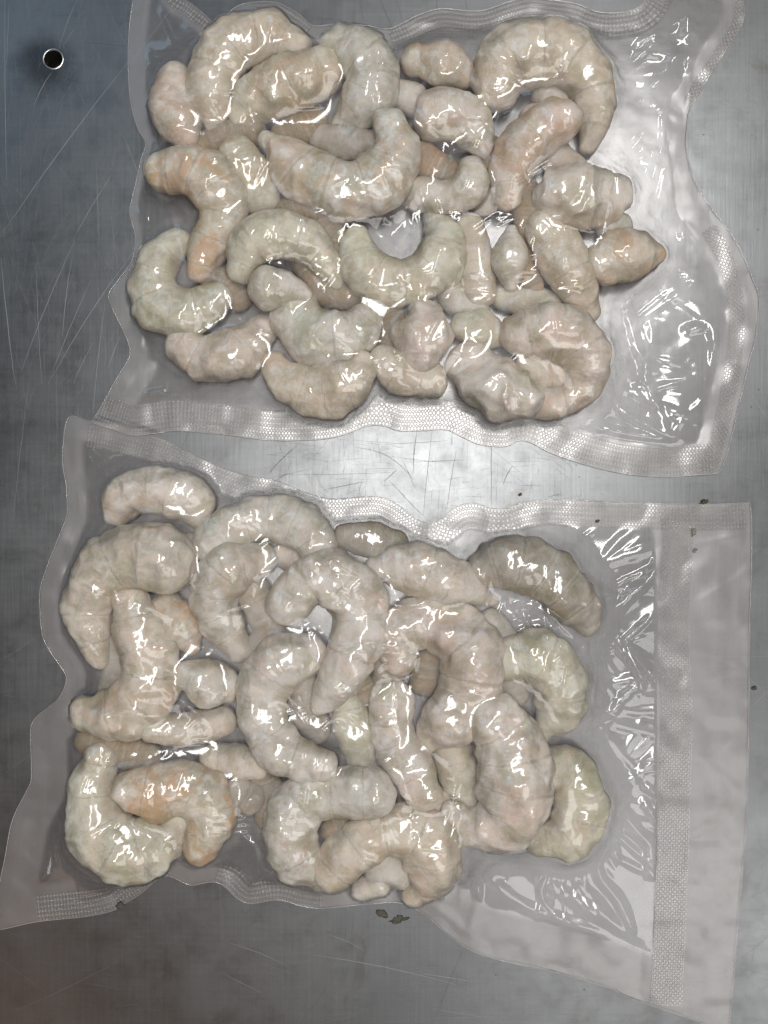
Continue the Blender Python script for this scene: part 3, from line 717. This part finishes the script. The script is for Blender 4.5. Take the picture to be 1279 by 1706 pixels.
def triangulated(mask_fn, spacing, seed, amp):
    """crumpled film: flat facets meeting in straight creases"""
    rs = random.Random(seed); pts = []
    x = X0
    while x <= X1 + spacing:
        y = Y0
        while y <= Y1 + spacing:
            pts.append((x + rs.uniform(-.48, .48)*spacing, y + rs.uniform(-.48, .48)*spacing)); y += spacing
        x += spacing
    pts = [p for p in pts if mask_fn(p)]
    z = [rs.uniform(-1, 1)*amp for _ in pts]
    res = delaunay_2d_cdt([Vector(p) for p in pts], [], [], 0, 1e-4)
    vs, fs = res[0], res[2]; orig = res[3]
    out = np.zeros((ny, nx))
    for f in fs:
        p = [vs[i] for i in f]; zz = [z[orig[i][0]] for i in f]
        xa = min(q.x for q in p); xb = max(q.x for q in p); ya = min(q.y for q in p); yb = max(q.y for q in p)
        i0 = max(int((xa-X0)/G), 0); i1 = min(int((xb-X0)/G)+2, nx); j0 = max(int((ya-Y0)/G), 0); j1 = min(int((yb-Y0)/G)+2, ny)
        if i0 >= i1 or j0 >= j1: continue
        XX = GX[j0:j1, i0:i1]; YY = GY[j0:j1, i0:i1]
        (x1, y1), (x2, y2), (x3, y3) = [(q.x, q.y) for q in p]
        dd = (y2-y3)*(x1-x3) + (x3-x2)*(y1-y3)
        if abs(dd) < 1e-6: continue
        a = ((y2-y3)*(XX-x3) + (x3-x2)*(YY-y3))/dd; b = ((y3-y1)*(XX-x3) + (x1-x3)*(YY-y3))/dd; c = 1-a-b
        k = (a >= -1e-6) & (b >= -1e-6) & (c >= -1e-6)
        out[j0:j1, i0:i1][k] = (a*zz[0] + b*zz[1] + c*zz[2])[k]
    return out

def ridge(Hc, pts, A, w, taper=True, fat=1.5, amp=0.62):
    P = np.array(pts, float)
    pad = w*fat + 6
    i0 = max(int((P[:, 0].min()-pad-X0)/G), 0); i1 = min(int((P[:, 0].max()+pad-X0)/G)+1, nx)
    j0 = max(int((P[:, 1].min()-pad-Y0)/G), 0); j1 = min(int((P[:, 1].max()+pad-Y0)/G)+1, ny)
    if i0 >= i1 or j0 >= j1: return
    d, u, _, _ = seg_dist(P, GX[j0:j1, i0:i1], GY[j0:j1, i0:i1], False, True)
    e = np.sqrt(np.clip(np.sin(np.pi*np.clip(u*0.94+0.03, 0, 1)), 0, 1)) if taper else 1
    Hc[j0:j1, i0:i1] = np.maximum(Hc[j0:j1, i0:i1], A*e*np.clip(1 - (d/(w*fat))**2, 0, 1)**2 * amp)

def make_bag(outline, creases, FLOOR, shrimps, group, seed, margins, name_label, seals, mouth, rng_box):
    out = catmull(outline, 5, True)
    ins = inside(out, GX, GY)
    dist, u_, nxp, nyp = seg_dist(out, GX, GY, True, True)
    PILE = FLOOR + 1.6
    PILE = blur(PILE, 3)
    for i, (pts, tone, stain, label, opt) in enumerate(shrimps):
        make_shrimp(pts, PILE, tone, stain, label, group, seed*100 + i*3, **opt)
    # creases
    Hc = np.zeros((ny, nx))
    for pts, A, w in creases: ridge(Hc, catmull([(*p, 0) for p in pts], 6)[:, :2], A, w, True, 1.7, 0.62)
    rs = random.Random(seed + 50)
    FINE = np.zeros((ny, nx))
    objt = PILE > FLOOR + 6
    # wave of the unfilled margins
    nlow = vnoise(GX/70, GY/70, 0*GX, seed)*0.5 + vnoise(GX/33, GY/33, 0*GX, seed+9)*0.5
    base = FLOOR + 2.0 + 3.2*np.clip(0.45 + nlow, 0, 2) + np.minimum(dist, 20)*0.05
    # signed margin: which part of the bag is sealed flat
    marg = margins(GX, GY)
    free = ins & (dist > marg)
    obst = np.maximum(PILE + 1.4, base)
    obst = np.where(dilate(objt.astype(float), 1) > 0, np.maximum(blur(obst, 1), PILE + 1.1), obst)
    clo = -dilate(-dilate(obst, 4), 4)
    obst = np.where(dilate(objt.astype(float), 2) > 0, np.maximum(obst, blur(clo, 2)*0.6 + obst*0.4), obst)
    h = blur(dilate(obst, 8), 30)
    h = np.where(free, h, obst)
    near = np.clip(blur(dilate(objt.astype(float), 4), 6), 0, 1)
    pm = (0.045 - 0.012*near)
    j0 = max(int((rng_box[1]-Y0)/G), 1); j1 = min(int((rng_box[3]-Y0)/G), ny-1); i0 = max(int((rng_box[0]-X0)/G), 1); i1 = min(int((rng_box[2]-X0)/G), nx-1)
    sl = (slice(j0, j1), slice(i0, i1))
    hh = h[j0-1:j1+1, i0-1:i1+1].astype(np.float32).copy(); oo = obst[sl].astype(np.float32); ff = free[sl]; pp = pm[sl].astype(np.float32)
    for it in range(600):
        m = (hh[:-2, 1:-1] + hh[2:, 1:-1] + hh[1:-1, :-2] + hh[1:-1, 2:]) * 0.25 - pp
        c = hh[1:-1, 1:-1]
        hh[1:-1, 1:-1] = np.where(ff, np.maximum(m, oo), oo)
    h[sl] = hh[1:-1, 1:-1]
    gap = np.clip((h - (PILE + 1.4)) / 10, 0, 1)
    # short tension wrinkles all over the filled part
    ys, xs = np.where(free & (dilate(objt.astype(float), 6) > 0))
    for k in range(170):
        q = rs.randrange(len(xs)); x, y = gx[xs[q]], gy[ys[q]]
        g = gap[ys[q], xs[q]]
        L_ = rs.uniform(12, 34) + 26*g*rs.random(); a = rs.uniform(0, math.pi); n = 4
        if k % 4 == 0: a = rs.gauss(1.2, .3)
        bend = rs.gauss(0, .22)*L_
        pts = [(x + math.cos(a)*L_*(t-.5) - math.sin(a)*bend*math.sin(math.pi*t), y + math.sin(a)*L_*(t-.5) + math.cos(a)*bend*math.sin(math.pi*t)) for t in (0, .33, .66, 1)]
        ridge(FINE, pts, rs.uniform(0.9, 2.6), rs.uniform(3.0, 5.0))
    # straight tension creases strung between neighbouring pieces
    kn = []
    for pts, *_r in shrimps:
        P_, _s = resample(catmull(pts, 8), 16.0); kn += [(len(kn), q[0], q[1], len(pts), id(pts)) for q in P_]
    for k in range(3000):
        a_, b_ = rs.choice(kn), rs.choice(kn)
        dd = math.hypot(a_[1]-b_[1], a_[2]-b_[2])
        if a_[4] == b_[4] or not 45 < dd < 120 or k > 2900: continue
        if abs(float(sample(h, a_[1], a_[2])) - float(sample(h, b_[1], b_[2]))) > 25: continue
        ox, oy = rs.gauss(0, 8), rs.gauss(0, 8)
        t0, t1 = rs.uniform(-.1, .25), rs.uniform(.75, 1.15)
        dx, dy = b_[1]-a_[1], b_[2]-a_[2]
        ridge(FINE, [(a_[1]+ox+dx*t0, a_[2]+oy+dy*t0), (a_[1]+ox+dx*(t0+t1)/2 + rs.gauss(0, 1.5), a_[2]+oy+dy*(t0+t1)/2), (a_[1]+ox+dx*t1, a_[2]+oy+dy*t1)], rs.uniform(1.0, 3.4), rs.uniform(2.4, 4.6))
    # wrinkles fanning out of the pile into the empty film
    ring = free & (dilate(objt.astype(float), 12) > 0) & ~objt
    ys, xs = np.where(ring)
    gxx = np.gradient(blur(PILE, 14), axis=1); gyy = np.gradient(blur(PILE, 14), axis=0)
    for k in range(150):
        q = rs.randrange(len(xs)); x, y = gx[xs[q]], gy[ys[q]]
        dx, dy = -gxx[ys[q], xs[q]], -gyy[ys[q], xs[q]]; nn = math.hypot(dx, dy)
        if nn < 0.02: continue
        a = math.atan2(dy, dx) + rs.gauss(0, .35); L_ = rs.uniform(18, 60) if x < 900 else rs.uniform(40, 130)
        ridge(FINE, [(x, y), (x + math.cos(a)*L_*.5, y + math.sin(a)*L_*.5 + rs.gauss(0, 1.5)), (x + math.cos(a)*L_, y + math.sin(a)*L_)], rs.uniform(1.2, 3.2), rs.uniform(3, 5))
    ex = np.where(xs > (880 - X0)/G)[0]
    for k in range(110):
        q = ex[rs.randrange(len(ex))]; x, y = gx[xs[q]], gy[ys[q]]
        dx, dy = -gxx[ys[q], xs[q]], -gyy[ys[q], xs[q]]; nn = math.hypot(dx, dy)
        if nn < 0.02: continue
        a = math.atan2(dy, dx) + rs.gauss(0, .30); L_ = rs.uniform(70, 200)
        ridge(FINE, [(x, y), (x + math.cos(a)*L_*.5 + rs.gauss(0, 3), y + math.sin(a)*L_*.5 + rs.gauss(0, 3)), (x + math.cos(a)*L_, y + math.sin(a)*L_)], rs.uniform(1.5, 5.5), rs.uniform(5, 10), True, 1.6, .6)
    tri1 = triangulated(lambda q: True, 95, seed+3, 2.2)
    tri2 = triangulated(lambda q: True, 23, seed+4, 1.25)
    flap = np.clip((dist - marg)/14, 0, 1) * ins
    flatness = 1 - np.clip(blur(dilate(objt.astype(float), 3), 5), 0, 1)
    empt = flap*flatness
    soft = empt*np.clip((dist - marg)/45, 0, 1)
    h2 = h + (tri1 + 2.2)*soft + tri2*(0.40*flap - 0.36*empt) + Hc*np.clip(0.15 + flap, 0, 1) + FINE*flap
    h2 = h2 + (vnoise(GX/7, GY/7, 0*GX, seed+20)*0.2*np.clip(vnoise(GX/40, GY/40, 0*GX, seed+21)*2, 0, 1))*(flap - 0.9*empt)
    h2 = np.maximum(h2, np.maximum(PILE + 1.0, FLOOR + 1.6))
    h2 = np.where(ins, h2, base)
    FILM = h2
    # ---- objects
    root = bpy.data.objects.new('vacuum_bag', None); COL.objects.link(root)
    tag(root, name_label, 'vacuum bag', 'vacuum-sealed bags of shrimp')
    cxw, cyw, _ = W(np.mean(out[:, 0]), np.mean(out[:, 1])); root.location = (cxw, cyw, 0)
    def put(nm, V, F, mat, uv=None):
        V = np.array(V, dtype=np.float64) - np.array([cxw, cyw, 0])
        me = mesh_np(nm, V, F)
        if uv is not None:
            ul = me.uv_layers.new(name='UVMap')
            li = np.empty(len(me.loops), np.int32); me.loops.foreach_get('vertex_index', li)
            ul.data.foreach_set('uv', np.ascontiguousarray(uv[li], dtype=np.float32).ravel())
        return link_mesh(nm, me, root, mat)
    def sheet(nm, Hm, mat, st):
        I = ins[::st, ::st]; XX = GX[::st, ::st].copy(); YY = GY[::st, ::st].copy(); ZZ = Hm[::st, ::st].copy()
        a_, b_ = I.shape
        cell = I[:-1, :-1] | I[1:, :-1] | I[:-1, 1:] | I[1:, 1:]
        snap = ~I
        XX = np.where(snap, nxp[::st, ::st], XX); YY = np.where(snap, nyp[::st, ::st], YY)
        ZZ = np.where(snap, sample(Hm, XX, YY), ZZ)
        idx = np.arange(a_*b_).reshape(a_, b_)
        F = np.stack([idx[1:, :-1][cell], idx[1:, 1:][cell], idx[:-1, 1:][cell], idx[:-1, :-1][cell]], 1)
        used = np.unique(F); mp = np.full(a_*b_, -1); mp[used] = np.arange(len(used))
        V = np.stack([(XX.ravel()[used]-CX)*S, (CY-YY.ravel()[used])*S, ZZ.ravel()[used]*S], 1)
        o = put(nm, V, mp[F], mat)
        fattr(o.data, 'sealed', SEALED[::st, ::st].ravel()[used]); fattr(o.data, 'web', WEB[::st, ::st].ravel()[used] * (1.0 if st == 1 else 0.0))
        return o
    SEALED = blur(np.clip((marg + 3 - dist)/6, 0, 1) * (1 - np.clip((PILE - FLOOR - 5)/6, 0, 1)), 3)
    WEB = blur(np.clip((h2 - PILE - 2.5)/12, 0, 1) * np.clip(blur(dilate(objt.astype(float), 5), 4), 0, 1) * np.clip((h2 - FLOOR - 12)/20, 0, 1), 1)
    sheet('top_film', FILM, M_FILM, 1)
    sheet('bottom_film', FLOOR + 0.7, M_BACK, 3)
    # cut edge of the film: a fine bead
    P, _ = resample(np.vstack([out, out[:1]]), 5.0)
    d = np.gradient(P, axis=0); d /= np.hypot(d[:, 0], d[:, 1])[:, None]
    z = sample(FILM, P[:, 0], P[:, 1]); r = 0.62
    V = []; n = len(P)
    for k in range(5):
        a = 2*math.pi*k/5
        V.append(np.stack([(P[:, 0] - d[:, 1]*r*math.cos(a) - CX)*S, (CY - P[:, 1] - d[:, 0]*r*math.cos(a))*S, (z + r*math.sin(a))*S], 1))
    V = np.stack(V, 1).reshape(-1, 3); F = []
    for i in range(n-1):
        for k in range(5):
            F.append((i*5+k, (i+1)*5+k, (i+1)*5+(k+1) % 5, i*5+(k+1) % 5))
    put('cut_edge', V, np.array(F), M_EDGE)
    # embossed seals as ribbons welded onto the film
    def ribbon(nm, line, widths, mat, both=False):
        P = catmull([(*q, 0) for q in line], 6)[:, :2]; P, s = resample(P, 4.0)
        d = np.gradient(P, axis=0); d /= np.hypot(d[:, 0], d[:, 1])[:, None]; nn = np.stack([-d[:, 1], d[:, 0]], 1)
        kk = np.ones(7)/7
        nn = np.stack([np.convolve(np.pad(nn[:, q], 3, mode='edge'), kk, mode='valid') for q in (0, 1)], 1)
        w0, w1 = widths; M = 14
        off = np.linspace(w0, w1, M)
        XX = P[:, 0][:, None] + nn[:, 0][:, None]*off; YY = P[:, 1][:, None] + nn[:, 1][:, None]*off
        ZZ = sample(FILM, XX, YY) + 0.9
        ZZ = np.maximum(ZZ, np.maximum(sample(FILM, XX+1.5, YY), sample(FILM, XX-1.5, YY)) + .5)
        ok = inside(out, XX, YY)
        V = np.stack([(XX-CX)*S, (CY-YY)*S, ZZ*S], -1).reshape(-1, 3)
        n = len(P); idx = np.arange(n*M).reshape(n, M)
        ok &= (ZZ - sample(FLOOR, XX, YY)) < 24
        cell = ok[:-1, :-1] & ok[1:, :-1] & ok[:-1, 1:] & ok[1:, 1:]
        F = np.stack([idx[:-1, :-1][cell], idx[:-1, 1:][cell], idx[1:, 1:][cell], idx[1:, :-1][cell]], 1)
        uv = np.stack([np.repeat(s[:, None], M, 1), np.repeat(off[None], n, 0)], -1).reshape(-1, 2)
        return put(nm, V, F, mat, uv)
    for line, wd in seals: ribbon('side_seal', line, wd, M_SEAL)
    for line, wd in mouth: ribbon('mouth_seal', line, wd, M_MOUTH)
    return FILM, ins

def marg_B(X, Y):
    m = np.full(X.shape, 34.0)
    m = np.where((Y < 930) & (X > 160), 42, m)
    m = np.where((Y > 1430) & (X < 700), 26, m)
    m = np.where((X < 130) & (Y > 1200), 62, m)
    m = np.where((Y > 1440) & (X > 740), 75, m)
    m = np.where(X > 1090, 300, m)
    return blur(m.astype(float), 6)
def marg_A(X, Y):
    m = np.full(X.shape, 30.0)
    m = np.where((Y > 600), 50, m)
    m = np.where((Y < 130) & (X > 540), 30, m)
    m = np.where(X > 1120, 52, m)
    m = np.where((X > 1100) & (Y < 240), 34, m)
    m = np.where((Y < 420) & (X < 300) & (Y > 235), 12, m)
    return blur(m.astype(float), 6)

def part(o, a, b):
    i = o.index(a); j = o.index(b)
    return o[i:j+1]
FLOOR = np.zeros((ny, nx))
sealB_top = [q for q in part(OUT_B, (150,702), (1240,838))]
FB, insB = make_bag(OUT_B, CR_B, FLOOR, LOW, 'shrimps in the lower bag', 5, marg_B,
    'lower vacuum bag of shrimp, with a wide empty flap and a straight embossed strip',
    [(sealB_top, (2, 44)), (part(OUT_B, (535,1512), (356,1467)), (1.5, 40)), (part(OUT_B, (237,1486), (64,1534)), (1.5, 42))],
    [([(1122,846),(1128,890),(1126,950),(1121,1010),(1121,1090),(1125,1180),(1123,1290),(1120,1400),(1116,1500),(1112,1600),(1108,1672)], (-26, 26))],
    (-20, 680, 1260, 1740))
FL2 = np.where(insB, FB + 1.2, 0.0)
FL2 = blur(dilate(FL2, 3), 4)
FL2 = np.where(insB, np.maximum(FL2, FB + 1.0), FL2)
FL2 = np.where(GY < 660, 0, FL2)
FA, insA = make_bag(OUT_A, CR_A, FL2, UP, 'shrimps in the upper bag', 11, marg_A,
    'upper vacuum bag of shrimp, its crumpled right flap folded over and edges wavy',
    [(part(OUT_A, (157,704), (1190,789)), (-2, -50)), (part(OUT_A, (1120,-62), (645,50)), (-2, -42)), (part(OUT_A, (522,45), (430,5)), (-2, -16)), (part(OUT_A, (362,40), (275,-60)), (-2, -22))],
    [([(1236,0),(1226,45),(1200,88),(1165,140),(1148,168)], (-13, 10)),
     ([(1180,380),(1206,430),(1222,480),(1227,530),(1222,600),(1213,655),(1203,700),(1190,750),(1180,786)], (-13, 14))],
    (140, -75, 1290, 810))

# ---------------------------------------------------------------- scraps and stains on the table
def blob(name, x, y, z, rx, ry, rz, mat, seed, rot=0, spiky=0.35):
    bm = bmesh.new(); bmesh.ops.create_icosphere(bm, subdivisions=3, radius=1)
    rs = random.Random(seed)
    for v in bm.verts:
        c = v.co
        k = 1 + spiky*float(vnoise([c.x*2.1], [c.y*2.1], [c.z*2.1], seed)[0])
        px, py = c.x*rx*k, c.y*ry*k
        v.co = Vector(((px*math.cos(rot) - py*math.sin(rot))*S, (px*math.sin(rot) + py*math.cos(rot))*S, max(c.z*rz*k + rz*0.8, 0.1)*S))
    for f in bm.faces: f.smooth = True
    me = bpy.data.meshes.new(name); bm.to_mesh(me); bm.free()
    o = link_mesh(name, me, None, mat); o.location = W(x, y, z)
    return o
zf = float(sample(FB, 1172, 842))
tag(blob('food_scrap', 1172, 836, zf*0.5+1, 5.5, 3.0, 2.5, M_CRUMB, 3, 0.3, 0.9), 'tiny dark green scrap at the top edge of the lower bag', 'food scrap')
tag(blob('food_scrap', 202, 1506, 7, 6.5, 4.2, 2.5, M_STAIN, 4, 0.2, 0.6), 'small dark crumb on the bottom left edge of the lower bag', 'food scrap')
tag(blob('food_scrap', 1256, 1146, 0.3, 4, 3, 1.6, M_STAIN, 5, 0.2, 0.6), 'tiny dark crumb on the steel right of the lower bag', 'food scrap')
tag(blob('food_scrap', 866, 824, 0.3, 3.2, 2.0, 1.4, M_STAIN, 6, 0.8, 0.8), 'tiny black crumb on bright steel between the two bags', 'food scrap')
tag(blob('dried_stain', 637, 1522, 0.15, 9, 5, 0.3, M_STAIN, 7, -0.5, 0.8), 'dark greenish smear on the steel under the lower bag', 'stain')
tag(blob('dried_stain', 664, 1531, 0.15, 10, 5, 0.25, M_STAIN, 8, 0.2, 0.9), 'faint grey smear right of the darker one under the lower bag', 'stain')
tag(blob('dried_stain', 1153, 886, float(sample(FB, 1153, 886)) + 1.6, 3.5, 5, 0.4, M_SMUDGE, 9, 0.1, 0.9), 'small dark smudge on the lower bag beside the top of its straight embossed strip', 'stain')
tag(blob('dried_stain', 1156, 917, float(sample(FB, 1156, 917)) + 1.6, 4, 2.2, 0.3, M_SMUDGE, 10, 0.6, 0.9), 'lowest of the smudges beside the straight embossed strip', 'stain')
tag(blob('food_scrap', 994, 868, float(sample(FB, 994, 868)) + 1.4, 3, 2, 0.8, M_STAIN, 12, 0.6, 0.9), 'tiny dark fleck on the top seam of the lower bag, right half', 'food scrap')
rs = random.Random(33)
V = []; F = []
for i in range(150):
    x, y = rs.uniform(0, 1279), rs.uniform(0, 1706)
    if i > 110: x, y = rs.uniform(0, 300), rs.uniform(1150, 1706)
    r = rs.uniform(0.5, 1.4); n0 = len(V); k = 6
    if i in (5, 6): x, y, r = ((94, 1628, 3.2), (258, 1665, 2.5))[i-5]
    for j in range(k):
        a = 2*math.pi*j/k; q = r*rs.uniform(.6, 1.3); V.append(W(x + math.cos(a)*q, y + math.sin(a)*q, 0.3))
    for j in range(1, k-1): F.append((n0, n0+j+1, n0+j))
o = link_mesh('dark_specks', mesh_np('dark_specks', np.array(V), np.array(F), False), None, M_STAIN)
tag(o, 'scattered pinpoint dark specks on the worn steel plate', 'specks', kind='stuff')
